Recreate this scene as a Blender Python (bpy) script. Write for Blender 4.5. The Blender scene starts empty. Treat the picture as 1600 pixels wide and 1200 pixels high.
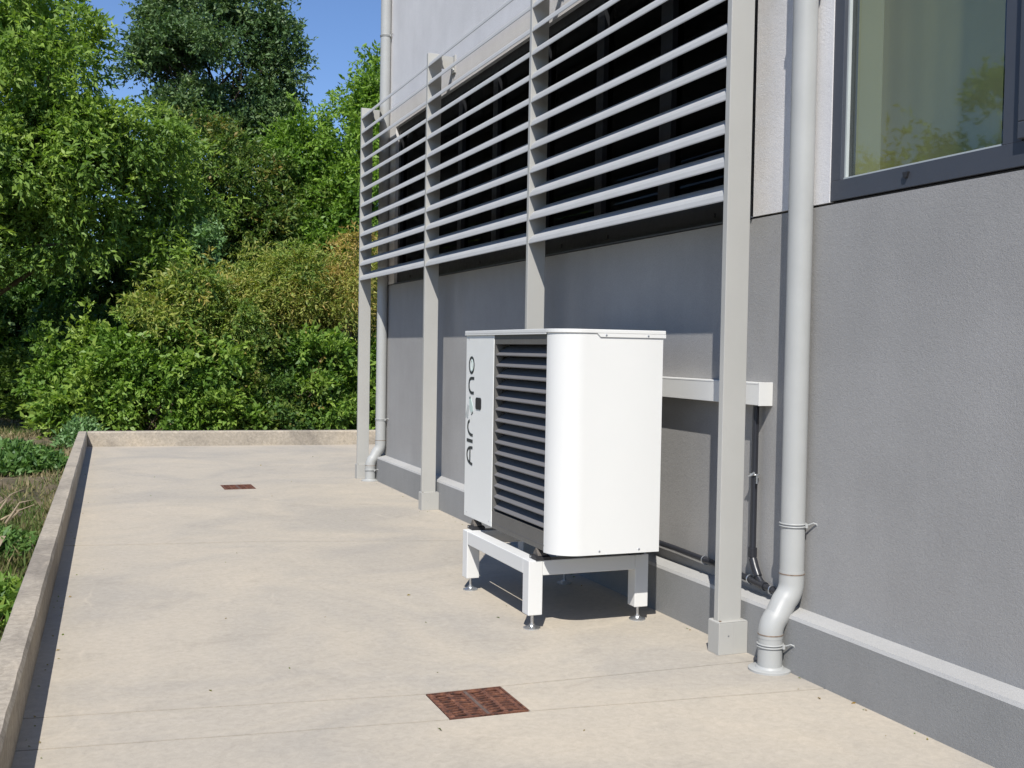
import bpy, math, random
import numpy as np
from mathutils import Vector, Matrix

# ------------------------------------------------------------------ camera
scn = bpy.context.scene
cam_data = bpy.data.cameras.new('camera')
cam = bpy.data.objects.new('camera', cam_data)
scn.collection.objects.link(cam)
scn.camera = cam
R_ = Matrix(((0.9287908, -0.3702150, 0.0169891),
             (-0.0041327, 0.0354926, 0.9993614),
             (-0.3705816, -0.9282678, 0.0314352)))
cam.matrix_world = Matrix.Translation((0, 0, 1.6)) @ R_.transposed().to_4x4()
cam_data.sensor_width = 36.0
cam_data.lens = 36.0 * 1700 / 1600
cam_data.clip_start = 0.05
cam_data.clip_end = 2000

# ------------------------------------------------------------------ light
SUN = Vector((1.0, 1.85, -2.38)).normalized()          # direction the light travels
elev = math.asin(-SUN.z)
azim = math.atan2(-SUN.x, -SUN.y)                      # compass angle of the sun, from +Y clockwise
world = bpy.data.worlds.new('World')
scn.world = world
world.use_nodes = True
wn, wl = world.node_tree.nodes, world.node_tree.links
wn.clear()
sky = wn.new('ShaderNodeTexSky')
sky.sky_type = 'NISHITA'
sky.sun_disc = False
sky.sun_elevation = elev
sky.sun_rotation = azim
sky.altitude = 200
sky.air_density = 1.0
sky.dust_density = 0.1
sky.ozone_density = 3.0
bg = wn.new('ShaderNodeBackground')
bg.inputs['Strength'].default_value = 0.10
wo = wn.new('ShaderNodeOutputWorld')
tone = wn.new('ShaderNodeMix'); tone.data_type = 'RGBA'; tone.blend_type = 'MULTIPLY'
tone.inputs[0].default_value = 1.0; tone.inputs[7].default_value = (0.87, 0.98, 1.20, 1)     # clear deep blue summer sky
wl.new(sky.outputs[0], tone.inputs[6])
wl.new(tone.outputs[2], bg.inputs[0])
wl.new(bg.outputs[0], wo.inputs[0])
sd = bpy.data.lights.new('sun', 'SUN')
sd.energy = 5.0
sd.angle = math.radians(0.5)
sd.color = (1.0, 0.965, 0.91)
sun = bpy.data.objects.new('sun', sd)
scn.collection.objects.link(sun)
sun.rotation_euler = SUN.to_track_quat('-Z', 'Y').to_euler()
scn.view_settings.view_transform = 'Standard'
scn.view_settings.look = 'None'
scn.view_settings.exposure = 0.18
scn.view_settings.gamma = 1.0
scn.view_settings.use_curve_mapping = False
scn.cycles.max_bounces = 8
scn.cycles.transparent_max_bounces = 8

rnd = random.Random(7)

# ------------------------------------------------------------------ material helpers
def new_mat(name):
    m = bpy.data.materials.new(name); m.use_nodes = True
    nt = m.node_tree; nt.nodes.clear()
    out = nt.nodes.new('ShaderNodeOutputMaterial')
    b = nt.nodes.new('ShaderNodeBsdfPrincipled')
    nt.links.new(b.outputs[0], out.inputs[0])
    return m, nt, b, out

def tex_noise(nt, scale, detail=4, rough=0.6, vec=None, dist=0.0):
    n = nt.nodes.new('ShaderNodeTexNoise')
    n.inputs['Scale'].default_value = scale; n.inputs['Detail'].default_value = detail
    n.inputs['Roughness'].default_value = rough; n.inputs['Distortion'].default_value = dist
    if vec is not None: nt.links.new(vec, n.inputs['Vector'])
    return n

def ramp(nt, fac, stops):
    r = nt.nodes.new('ShaderNodeValToRGB')
    els = r.color_ramp.elements
    while len(els) < len(stops): els.new(0.5)
    for e, (p, c) in zip(els, stops):
        e.position = p; e.color = (c, c, c, 1) if isinstance(c, (int, float)) else (*c, 1)
    nt.links.new(fac, r.inputs[0])
    return r

def mixc(nt, a, b, fac, mode='MIX'):
    m = nt.nodes.new('ShaderNodeMix'); m.data_type = 'RGBA'; m.blend_type = mode
    for sock, v in ((m.inputs[6], a), (m.inputs[7], b)):
        if isinstance(v, tuple): sock.default_value = (*v, 1)
        else: nt.links.new(v, sock)
    if isinstance(fac, (int, float)): m.inputs[0].default_value = fac
    else: nt.links.new(fac, m.inputs[0])
    return m.outputs[2]

def coords(nt, scale=(1, 1, 1)):
    g = nt.nodes.new('ShaderNodeNewGeometry')
    mp = nt.nodes.new('ShaderNodeMapping'); mp.inputs['Scale'].default_value = scale
    nt.links.new(g.outputs['Position'], mp.inputs[0])
    return mp.outputs[0]

def bump(nt, b, h, strength, dist=0.002):
    bp = nt.nodes.new('ShaderNodeBump'); bp.inputs['Strength'].default_value = strength
    bp.inputs['Distance'].default_value = dist
    nt.links.new(h, bp.inputs['Height']); nt.links.new(bp.outputs[0], b.inputs['Normal'])
    return bp

def simple(name, col, rough=0.5, metal=0.0, var=0.06, nscale=3.0, spec=0.5, bmp=0.0):
    m, nt, b, o = new_mat(name)
    v = coords(nt)
    n = tex_noise(nt, nscale, 5, 0.6, v)
    r = ramp(nt, n.outputs[0], [(0.3, tuple(c * (1 - var) for c in col)), (0.7, tuple(min(1, c * (1 + var)) for c in col))])
    nt.links.new(r.outputs[0], b.inputs['Base Color'])
    n2 = tex_noise(nt, nscale * 9, 3, 0.6, v)
    rr = ramp(nt, n2.outputs[0], [(0.3, max(0.02, rough - 0.07)), (0.7, min(1, rough + 0.07))])
    nt.links.new(rr.outputs[0], b.inputs['Roughness'])
    b.inputs['Metallic'].default_value = metal
    b.inputs['Specular IOR Level'].default_value = spec
    if bmp: bump(nt, b, n2.outputs[0], bmp, 0.001)
    return m

def render_mat(name, col, streak=0.025):
    """painted mineral render: fine grain relief, cloudy tone"""
    m, nt, b, o = new_mat(name)
    v = coords(nt)
    big = tex_noise(nt, 1.1, 5, 0.6, v)
    c1 = ramp(nt, big.outputs[0], [(0.28, tuple(c * 0.90 for c in col)), (0.72, tuple(c * 1.09 for c in col))])
    vs = coords(nt, (3, 3, 0.5))
    st = tex_noise(nt, 2.2, 4, 0.6, vs)
    s1 = ramp(nt, st.outputs[0], [(0.42, 1.0 - streak), (0.62, 1.0)])
    cc = mixc(nt, c1.outputs[0], s1.outputs[0], 1.0, 'MULTIPLY')
    fine = tex_noise(nt, 190, 3, 0.7, v)
    f1 = ramp(nt, fine.outputs[0], [(0.3, 0.88), (0.7, 1.08)])
    cc = mixc(nt, cc, f1.outputs[0], 1.0, 'MULTIPLY')
    nt.links.new(cc, b.inputs['Base Color'])
    b.inputs['Roughness'].default_value = 0.92
    b.inputs['Specular IOR Level'].default_value = 0.2
    mid = tex_noise(nt, 48, 5, 0.72, v, 0.8)
    add = nt.nodes.new('ShaderNodeMath'); add.operation = 'MULTIPLY_ADD'
    nt.links.new(mid.outputs[0], add.inputs[0]); add.inputs[1].default_value = 1.5
    nt.links.new(fine.outputs[0], add.inputs[2])
    bump(nt, b, add.outputs[0], 0.55, 0.0024)
    return m

def concrete_mat(name, base, stain, warm, fine_amt=0.12, bumpd=0.0012, edge=None):
    m, nt, b, o = new_mat(name)
    v = coords(nt)
    vst = coords(nt, (0.85, 0.95, 1))
    a = tex_noise(nt, 0.8, 7, 0.66, vst, 0.9)
    r1 = ramp(nt, a.outputs[0], [(0.36, stain), (0.52, base), (0.70, warm)])
    a2 = tex_noise(nt, 2.6, 6, 0.7, vst, 1.2)
    r2 = ramp(nt, a2.outputs[0], [(0.30, 0.86), (0.44, 0.98), (0.6, 1.0), (0.72, 1.09)])
    c = mixc(nt, r1.outputs[0], r2.outputs[0], 0.8, 'MULTIPLY')
    a3 = tex_noise(nt, 26, 5, 0.75, v, 0.6)
    r3 = ramp(nt, a3.outputs[0], [(0.3, 1 - fine_amt), (0.7, 1 + fine_amt * 0.6)])
    c = mixc(nt, c, r3.outputs[0], 1.0, 'MULTIPLY')
    a4 = tex_noise(nt, 210, 2, 0.6, v)
    r4 = ramp(nt, a4.outputs[0], [(0.28, 0.80), (0.42, 1.0), (0.62, 1.0), (0.75, 1.12)])
    c = mixc(nt, c, r4.outputs[0], 0.7, 'MULTIPLY')
    # pale hairline marks
    vd = nt.nodes.new('ShaderNodeMapping'); vd.inputs['Scale'].default_value = (1, 0.55, 1)
    vd.inputs['Rotation'].default_value = (0, 0, 0.35)
    nmix = nt.nodes.new('ShaderNodeVectorMath'); nmix.operation = 'MULTIPLY_ADD'
    nd = tex_noise(nt, 1.7, 3, 0.5, v)
    nt.links.new(nd.outputs[1], nmix.inputs[0]); nmix.inputs[1].default_value = (0.35, 0.35, 0)
    nt.links.new(v, nmix.inputs[2])
    nt.links.new(nmix.outputs[0], vd.inputs[0])
    vo = nt.nodes.new('ShaderNodeTexVoronoi'); vo.feature = 'DISTANCE_TO_EDGE'; vo.inputs['Scale'].default_value = 0.6
    nt.links.new(vd.outputs[0], vo.inputs['Vector'])
    ln = ramp(nt, vo.outputs[0], [(0.0, 1.0), (0.006, 0.0)])
    br = tex_noise(nt, 1.3, 2, 0.5, v)
    bb = ramp(nt, br.outputs[0], [(0.5, 0.0), (0.66, 0.28)])
    mm = nt.nodes.new('ShaderNodeMath'); mm.operation = 'MULTIPLY'
    nt.links.new(ln.outputs[0], mm.inputs[0]); nt.links.new(bb.outputs[0], mm.inputs[1])
    c = mixc(nt, c, tuple(min(1, w * 1.25) for w in warm), mm.outputs[0])
    nt.links.new(c, b.inputs['Base Color'])
    b.inputs['Roughness'].default_value = 0.88
    b.inputs['Specular IOR Level'].default_value = 0.25
    ad = nt.nodes.new('ShaderNodeMath'); ad.operation = 'MULTIPLY_ADD'
    nt.links.new(a3.outputs[0], ad.inputs[0]); ad.inputs[1].default_value = 1.6
    nt.links.new(a4.outputs[0], ad.inputs[2])
    bump(nt, b, ad.outputs[0], 0.5, bumpd)
    return m

def leaf_mat(name, cols, trans=0.35, rough=0.5):
    m, nt, b, o = new_mat(name)
    at = nt.nodes.new('ShaderNodeAttribute'); at.attribute_name = 'tint'
    n = len(cols)
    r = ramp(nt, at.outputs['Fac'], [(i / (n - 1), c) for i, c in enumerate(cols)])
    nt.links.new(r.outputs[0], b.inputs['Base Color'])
    b.inputs['Roughness'].default_value = rough
    b.inputs['Specular IOR Level'].default_value = 0.35
    t = nt.nodes.new('ShaderNodeBsdfTranslucent')
    tc = mixc(nt, r.outputs[0], (1.2, 1.35, 0.6), 1.0, 'MULTIPLY')
    nt.links.new(tc, t.inputs[0])
    mx = nt.nodes.new('ShaderNodeMixShader'); mx.inputs[0].default_value = trans
    nt.links.new(b.outputs[0], mx.inputs[1]); nt.links.new(t.outputs[0], mx.inputs[2])
    nt.links.new(mx.outputs[0], o.inputs[0])
    return m

def glass_mat(name, tint, refl=1.0):
    m, nt, b, o = new_mat(name)
    nt.nodes.remove(b)
    tr = nt.nodes.new('ShaderNodeBsdfTransparent'); tr.inputs[0].default_value = (*tint, 1)
    gl = nt.nodes.new('ShaderNodeBsdfGlossy'); gl.inputs['Roughness'].default_value = 0.022
    gl.inputs[0].default_value = (refl, refl, refl, 1)
    fr = nt.nodes.new('ShaderNodeFresnel')
    gg = nt.nodes.new('ShaderNodeNewGeometry'); mr = nt.nodes.new('ShaderNodeMapRange')
    mr.inputs['To Min'].default_value = 1.52; mr.inputs['To Max'].default_value = 1 / 1.52
    nt.links.new(gg.outputs['Backfacing'], mr.inputs[0]); nt.links.new(mr.outputs[0], fr.inputs[0])
    mx = nt.nodes.new('ShaderNodeMixShader')
    nt.links.new(fr.outputs[0], mx.inputs[0]); nt.links.new(tr.outputs[0], mx.inputs[1]); nt.links.new(gl.outputs[0], mx.inputs[2])
    nt.links.new(mx.outputs[0], o.inputs[0])
    return m

def rust_mat():
    m, nt, b, o = new_mat('rusty cast iron')
    v = coords(nt)
    a = tex_noise(nt, 30, 6, 0.7, v)
    r = ramp(nt, a.outputs[0], [(0.34, (0.03, 0.014, 0.010)), (0.5, (0.115, 0.043, 0.024)), (0.66, (0.24, 0.10, 0.052))])
    nt.links.new(r.outputs[0], b.inputs['Base Color'])
    b.inputs['Roughness'].default_value = 0.85
    bump(nt, b, a.outputs[0], 0.6, 0.002)
    return m

def ground_mat():
    m, nt, b, o = new_mat('earth with moss and dry litter')
    v = coords(nt)
    a = tex_noise(nt, 0.8, 6, 0.65, v)
    r = ramp(nt, a.outputs[0], [(0.32, (0.055, 0.075, 0.02)), (0.46, (0.10, 0.085, 0.045)), (0.6, (0.20, 0.15, 0.095)), (0.75, (0.08, 0.10, 0.03))])
    a2 = tex_noise(nt, 14, 6, 0.75, v)
    r2 = ramp(nt, a2.outputs[0], [(0.3, 0.55), (0.7, 1.3)])
    c = mixc(nt, r.outputs[0], r2.outputs[0], 1.0, 'MULTIPLY')
    nt.links.new(c, b.inputs['Base Color']); b.inputs['Roughness'].default_value = 1.0
    bump(nt, b, a2.outputs[0], 0.9, 0.04)
    return m

M = {}
M['floor'] = concrete_mat('terrace concrete', (0.44, 0.392, 0.32), (0.385, 0.350, 0.297), (0.485, 0.424, 0.336))
M['kerb'] = concrete_mat('weathered parapet concrete', (0.40, 0.35, 0.28), (0.28, 0.245, 0.20), (0.48, 0.41, 0.315), 0.32, 0.005)
M['joint'] = simple('dark joint', (0.07, 0.06, 0.05), 0.95)
M['wall_low'] = render_mat('dark grey render', (0.315, 0.308, 0.297))
M['wall_up'] = render_mat('light grey render', (0.66, 0.645, 0.635))
M['plinth'] = render_mat('plinth render', (0.255, 0.255, 0.248))
M['cap'] = render_mat('sunlit pale plinth top', (0.40, 0.395, 0.38))  # plinth render lightened: sunlit brightness of the top put into the colour
M['steel'] = simple('warm grey coated steel', (0.39, 0.382, 0.352), 0.45, 0.0, 0.03, 2.0, 0.5)
M['slat'] = simple('light grey coated aluminium', (0.40, 0.402, 0.395), 0.68, 0.0, 0.04, 4.0, 0.3)
M['pvc'] = simple('grey pipe plastic', (0.365, 0.368, 0.352), 0.45, 0.0, 0.04, 5.0, 0.5)
M['white'] = simple('white coated sheet', (0.65, 0.645, 0.615), 0.52, 0.0, 0.012, 1.5, 0.5)
M['panel'] = simple('pale grey coated sheet', (0.725, 0.722, 0.68), 0.5, 0.0, 0.015, 1.5, 0.5)
M['grille'] = simple('anthracite coated sheet', (0.155, 0.150, 0.150), 0.5, 0.0, 0.05, 6.0, 0.4)
M['pan'] = simple('grille frame sheet', (0.115, 0.11, 0.10), 0.55, 0.0, 0.05, 6.0, 0.4)
M['dark'] = simple('black interior', (0.012, 0.012, 0.014), 0.8)
M['frame'] = simple('anthracite window aluminium', (0.06, 0.066, 0.08), 0.45, 0.1, 0.04, 3.0, 0.5)
M['gasket'] = simple('pale glazing bead', (0.42, 0.45, 0.44), 0.4)
M['rubber'] = simple('black rubber', (0.02, 0.02, 0.022), 0.55)
M['blackpipe'] = simple('black pipe plastic', (0.022, 0.023, 0.028), 0.35)
M['zinc'] = simple('zinc plated steel', (0.62, 0.64, 0.66), 0.3, 0.9, 0.08, 30)
M['seal'] = simple('grubby joint seal', (0.20, 0.15, 0.11), 0.8, 0.0, 0.4, 40)
M['rust'] = rust_mat()
M['worn'] = simple('worn iron', (0.13, 0.115, 0.10), 0.6, 0.3, 0.3, 40)
M['wornrust'] = simple('worn rusty iron', (0.12, 0.085, 0.07), 0.7, 0.1, 0.3, 40)
M['print'] = simple('dark print', (0.03, 0.035, 0.035), 0.5)
M['printg'] = simple('pale green print', (0.50, 0.60, 0.55), 0.5)
M['prints'] = simple('silver grey print', (0.42, 0.44, 0.43), 0.4)
M['glass'] = glass_mat('window glass', (0.95, 0.97, 0.93))
M['glass_dark'] = glass_mat('dark window glass', (0.15, 0.17, 0.17), 0.22)
M['frame_dark'] = simple('black window aluminium', (0.018, 0.019, 0.022), 0.4, 0.0, 0.04, 3.0, 0.4)
M['curtain'] = simple('pale yellow green blind', (0.37, 0.355, 0.18), 0.9, 0.0, 0.03)
M['lining'] = simple('pale reveal board', (0.25, 0.25, 0.155), 0.8, 0.0, 0.03)
M['room'] = simple('dim room surface', (0.07, 0.08, 0.09), 0.9)
M['ground'] = ground_mat()
M['bark'] = simple('bark', (0.11, 0.085, 0.06), 0.95, 0.0, 0.35, 8, 0.2, 0.5)
M['darkbark'] = simple('dark bark', (0.035, 0.028, 0.022), 0.95, 0.0, 0.35, 8, 0.2)
M['palebark'] = simple('pale bark', (0.30, 0.24, 0.16), 0.9, 0.0, 0.3, 8, 0.2)
M['leafA'] = leaf_mat('yellow green leaves', [(0.075, 0.15, 0.034), (0.19, 0.30, 0.055), (0.36, 0.47, 0.09)])
M['leafB'] = leaf_mat('dark bluish leaves', [(0.05, 0.105, 0.045), (0.11, 0.185, 0.07), (0.22, 0.29, 0.12)], 0.25)
M['leafC'] = leaf_mat('fresh green leaves', [(0.08, 0.17, 0.028), (0.17, 0.29, 0.045), (0.28, 0.42, 0.07)])
M['leafD'] = leaf_mat('olive leaves with brown tips', [(0.04, 0.09, 0.02), (0.07, 0.14, 0.03), (0.12, 0.20, 0.04), (0.17, 0.21, 0.045), (0.32, 0.20, 0.06)], 0.3)
M['leafE'] = leaf_mat('grey green leaves', [(0.08, 0.17, 0.055), (0.16, 0.28, 0.10), (0.28, 0.42, 0.19)], 0.25)
M['leafF'] = leaf_mat('yellowing feathery leaves', [(0.10, 0.19, 0.045), (0.22, 0.31, 0.065), (0.36, 0.37, 0.09), (0.48, 0.34, 0.11)], 0.35)
M['leafG'] = leaf_mat('mid green leaves', [(0.065, 0.145, 0.030), (0.165, 0.28, 0.048), (0.34, 0.45, 0.09)])
M['leafH'] = leaf_mat('deep green weed leaves', [(0.04, 0.105, 0.026), (0.09, 0.18, 0.04), (0.17, 0.28, 0.07)], 0.25)
M['grass'] = leaf_mat('green and straw grass', [(0.05, 0.10, 0.018), (0.08, 0.14, 0.03), (0.13, 0.15, 0.045), (0.30, 0.24, 0.13), (0.40, 0.33, 0.20)], 0.3, 0.7)

# ------------------------------------------------------------------ object helpers
COL = scn.collection
OFF = {}

def thing(name, loc, label, cat, group=None, kind=None):
    o = bpy.data.objects.new(name, None)
    o.empty_display_size = 0.1
    COL.objects.link(o); o.location = loc
    o['label'] = label; o['category'] = cat
    if group: o['group'] = group
    if kind: o['kind'] = kind
    OFF[o.name] = Vector(loc)
    return o

class MB:
    def __init__(s): s.v = []; s.f = []
    def add(s, vs, fs):
        k = len(s.v); s.v += [tuple(p) for p in vs]; s.f += [tuple(i + k for i in f) for f in fs]; return s
    def box(s, x0, x1, y0, y1, z0, z1):
        vs = [(x, y, z) for x in (x0, x1) for y in (y0, y1) for z in (z0, z1)]
        return s.add(vs, [(0, 1, 3, 2), (4, 6, 7, 5), (0, 4, 5, 1), (2, 3, 7, 6), (0, 2, 6, 4), (1, 5, 7, 3)])
    def prism(s, poly, axis, a, b):
        """poly: 2D points; axis the extrusion axis"""
        n = len(poly)
        def P(p, t):
            if axis == 'z': return (p[0], p[1], t)
            if axis == 'y': return (p[0], t, p[1])
            return (t, p[0], p[1])
        vs = [P(p, a) for p in poly] + [P(p, b) for p in poly]
        fs = [tuple(range(n))[::-1], tuple(range(n, 2 * n))]
        fs += [(i, (i + 1) % n, n + (i + 1) % n, n + i) for i in range(n)]
        return s.add(vs, fs)
    def tube(s, pts, r, n=12, caps=True, closed=False):
        pts = [Vector(p) for p in pts]; m = len(pts)
        rs = r if isinstance(r, (list, tuple)) else [r] * m
        prev = None; vs = []
        for i, p in enumerate(pts):
            if closed: d = pts[(i + 1) % m] - pts[i - 1]
            else: d = (pts[min(i + 1, m - 1)] - pts[max(i - 1, 0)])
            d.normalize()
            if prev is None:
                u = d.cross(Vector((0, 0, 1)) if abs(d.z) < 0.9 else Vector((1, 0, 0))).normalized()
            else:
                u = (prev - d * prev.dot(d)).normalized()
            prev = u; w = d.cross(u)
            for k in range(n):
                a = 2 * math.pi * k / n
                vs.append(p + (u * math.cos(a) + w * math.sin(a)) * rs[i])
        fs = []
        for i in range(m if closed else m - 1):
            j = (i + 1) % m
            for k in range(n):
                fs.append((i * n + k, i * n + (k + 1) % n, j * n + (k + 1) % n, j * n + k))
        if caps and not closed:
            fs.append(tuple(range(n))[::-1]); fs.append(tuple(range((m - 1) * n, m * n)))
        return s.add(vs, fs)
    def cyl(s, p0, p1, r, n=16): return s.tube([p0, p1], r, n)
    def build(s, name, mat, parent=None, smooth=False, bevel=0.0, label=None, kind=None, cat=None):
        off = Vector((0, 0, 0))
        if parent is not None: off = OFF[parent.name]
        me = bpy.data.meshes.new(name)
        me.from_pydata([tuple(Vector(p) - off) for p in s.v], [], s.f)
        me.materials.append(mat)
        me.validate(); me.update()
        import bmesh
        bm = bmesh.new(); bm.from_mesh(me); bmesh.ops.recalc_face_normals(bm, faces=bm.faces); bm.to_mesh(me); bm.free()
        if smooth:
            me.polygons.foreach_set('use_smooth', [True] * len(me.polygons))
            me.set_sharp_from_angle(angle=math.radians(40))
        o = bpy.data.objects.new(name, me); COL.objects.link(o)
        if parent is not None: o.parent = parent
        OFF[o.name] = off
        if bevel:
            b = o.modifiers.new('bevel', 'BEVEL'); b.width = bevel; b.segments = 2; b.limit_method = 'ANGLE'
            b.harden_normals = False
        if label: o['label'] = label
        if kind: o['kind'] = kind
        if cat: o['category'] = cat
        return o

def dup(o, parent, delta=(0, 0, 0)):
    c = o.copy(); COL.objects.link(c); c.parent = parent
    c.location = Vector(o.location) + Vector(delta); OFF[c.name] = OFF[o.name]
    return c

def copy_tree(root, loc, label):
    r = root.copy(); COL.objects.link(r); r.location = loc; r['label'] = label
    OFF[r.name] = Vector(loc)
    for ch in list(root.children):
        c = ch.copy(); COL.objects.link(c); c.parent = r
        for g in list(ch.children):
            d = g.copy(); COL.objects.link(d); d.parent = c
    return r

# ------------------------------------------------------------------ setting: ground and terrace
def ground():
    me = bpy.data.meshes.new('ground')
    n = 120
    xs = np.concatenate([np.linspace(-400, -31, 12), np.linspace(-30, 30, n), np.linspace(31, 400, 12)])
    ys = np.concatenate([np.linspace(-300, -21, 10), np.linspace(-20, 50, n), np.linspace(51, 600, 14)])
    X, Y = np.meshgrid(xs, ys)
    rng = np.random.RandomState(3)
    Z = -0.62 + 0.05 * np.sin(X * 1.3 + Y * .7) * np.sin(Y * 0.9 - X * .4) + 0.03 * rng.randn(*X.shape)
    Z += 0.012 * np.clip(Y - 34, 0, 60)
    inside = (X > -0.9) & (X < 14) & (Y < 18.8)
    Z = np.where(inside, -0.75, Z)
    V = np.stack([X.ravel(), Y.ravel(), Z.ravel()], 1)
    w = len(xs); F = []
    for j in range(len(ys) - 1):
        for i in range(w - 1):
            a = j * w + i; F.append((a, a + 1, a + w + 1, a + w))
    me.from_pydata(V.tolist(), [], F); me.materials.append(M['ground'])
    me.polygons.foreach_set('use_smooth', [True] * len(me.polygons))
    o = bpy.data.objects.new('ground', me); COL.objects.link(o); o['kind'] = 'structure'
ground()

PX = lambda y: -0.225 + (y - 4.45) * 0.0268            # inner foot of the left parapet
FY = lambda x: 17.91 - (x - 0.14) * 0.094              # inner foot of the far parapet

bed = MB().prism([(PX(-5) - .12, -5), (3.5, -5), (3.5, FY(3.5)), (PX(17.9) - .05, FY(.1)),], 'z', -0.7, -0.035)
terrace = bed.build('terrace', M['joint'], None, kind='structure')
# joint lines across the terrace (x, y)
J2 = [(-0.6, 4.66), (0.69, 4.50), (1.497, 4.408), (1.872, 4.398), (3.40, 4.235)]
J1 = [(-0.6, 5.06), (0.74, 4.875), (1.497, 4.772), (1.872, 4.772), (3.40, 4.745)]
J3 = [(-0.6, 9.30), (0.567, 9.087), (1.356, 8.975), (2.9, 8.57), (3.40, 8.44)]
G2 = (1.512, 1.856, 12.295, 12.705)
def wob(line, k, amp):
    r = random.Random(k); out = []
    for (a, b) in zip(line[:-1], line[1:]):
        n = max(1, int((b[0] - a[0]) / 0.12))
        for i in range(n):
            t = i / n; out.append((a[0] + (b[0] - a[0]) * t, a[1] + (b[1] - a[1]) * t + (r.uniform(-amp, amp) if i else 0)))
    out.append(line[-1]); return out
def shift(line, d): return [(x, y + d) for x, y in line]
def slab(poly, holes=None):
    return MB().prism(poly, 'z', -0.03, 0.0).build('slab', M['floor'], terrace)
def clipx(line, a, b):
    def at(x):
        for p, q in zip(line[:-1], line[1:]):
            if p[0] <= x <= q[0]: return p[1] + (q[1] - p[1]) * (x - p[0]) / (q[0] - p[0])
    return [(a, at(a))] + [p for p in line if a < p[0] < b] + [(b, at(b))]
w2, w1, w3 = wob(J2, 1, .002), wob(J1, 2, .002), wob(J3, 3, .006)
l2 = clipx(w2, PX(4.6) - .1, 3.36)
slab([(PX(-5) - .1, -5), (3.36, -5)] + shift(l2, -.0058)[::-1])
for a, b in ((PX(4.8) - .1, 1.497), (1.872, 3.36)):
    slab(shift(clipx(w2, a, b), .0058) + shift(clipx(w1, a, b), -.0058)[::-1])
slab(shift(clipx(w1, PX(5) - .1, 3.36), .0058) + shift(clipx(w3, PX(9) - .1, 3.36), -.015)[::-1])
# far slab, cut round the far drain
xl, xr = PX(9) - .1, 3.36
far = MB()
far.prism(shift(clipx(w3, xl, G2[0]), .009) + [(G2[0], G2[3]), (G2[0], FY(G2[0])), (PX(18) - .1, FY(PX(18)))], 'z', -.03, 0)
far.prism(shift(clipx(w3, G2[1], xr), .009) + [(xr, FY(xr)), (G2[1], FY(G2[1])), (G2[1], G2[3])], 'z', -.03, 0)
far.prism(shift(clipx(w3, G2[0], G2[1]), .009) + [(G2[1], G2[2]), (G2[0], G2[2])], 'z', -.03, 0)
far.prism([(G2[0], G2[3]), (G2[1], G2[3]), (G2[1], FY(G2[1])), (G2[0], FY(G2[0]))], 'z', -.03, 0)
far.build('slab', M['floor'], terrace)
MB().prism([(3.3601, 12.957), (9.0, 12.957), (9.0, FY(9.0)), (3.3601, FY(3.3601))], 'z', -.65, -0.0005).build('slab', M['floor'], terrace)

# ------------------------------------------------------------------ parapets
def parapet(name, path, thick, h, label, seed, chips=0.0022):
    """path: inner foot line; thickness goes to the left of the path direction"""
    r = random.Random(seed)
    p0, p1 = Vector((*path[0], 0)), Vector((*path[1], 0))
    d = (p1 - p0); L = d.length; d.normalize(); nrm = Vector((-d.y, d.x, 0))
    n = int(L / 0.17); prof_n = 8
    vs = []
    for i in range(n + 1):
        c = p0 + d * (L * i / n)
        e = [r.uniform(-1, 1) * chips for _ in range(6)]
        prof = [(0, -.02), (0.002 + e[0] * .3, h * .5), (0.001 + e[1] * .5, h - .022 + e[1]), (0.014 + e[2], h + e[2] * .3),
                (thick - .014 + e[3], h + e[3] * .4), (thick + e[4] * .5, h - .016), (thick + .002, h * .4), (thick, -.8)]
        for (t, z) in prof: vs.append(c + nrm * t + Vector((0, 0, z)))
    fs = []
    for i in range(n):
        for k in range(prof_n - 1):
            a = i * prof_n + k; fs.append((a, a + 1, a + prof_n + 1, a + prof_n))
    fs.append(tuple(range(prof_n))[::-1]); fs.append(tuple(range(n * prof_n, (n + 1) * prof_n)))
    m = MB().add(vs, fs)
    o = m.build(name, M['kerb'], None, smooth=False, label=label, cat='low wall')
    return o
parapet('parapet', [(PX(-5), -5), (PX(18.05), 18.05)], 0.132, 0.228, 'low concrete parapet running along the left edge of the terrace beside the weeds', 4)
parapet('parapet', [(PX(17.9) + .003, 17.912), (9.0, FY(9.0))], 0.14, 0.232, 'low concrete parapet across the far end of the terrace in front of the bushes', 5)

# ------------------------------------------------------------------ building
XW = 3.455; ZJ = 2.355
B = thing('building', (XW, 4, 0), 'grey rendered building with dark lower wall, light upper wall and anthracite windows', 'building')
MB().box(XW, 3.75, -6, 12.95, -0.6, ZJ - .012).build('lower_wall', M['wall_low'], B, label='dark grey rendered lower wall')
MB().prism([(3.335, -.02), (3.335, .270), (3.452, .270), (3.452, -.02)], 'y', -6, 12.955).build('plinth', M['plinth'], B)
MB().prism([(3.3345, .2702), (3.343, .288), (3.4545, .300), (3.4545, .2702)], 'y', -6, 12.956).build('plinth_cap', M['cap'], B, label='pale sloping top edge of the plinth')
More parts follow.
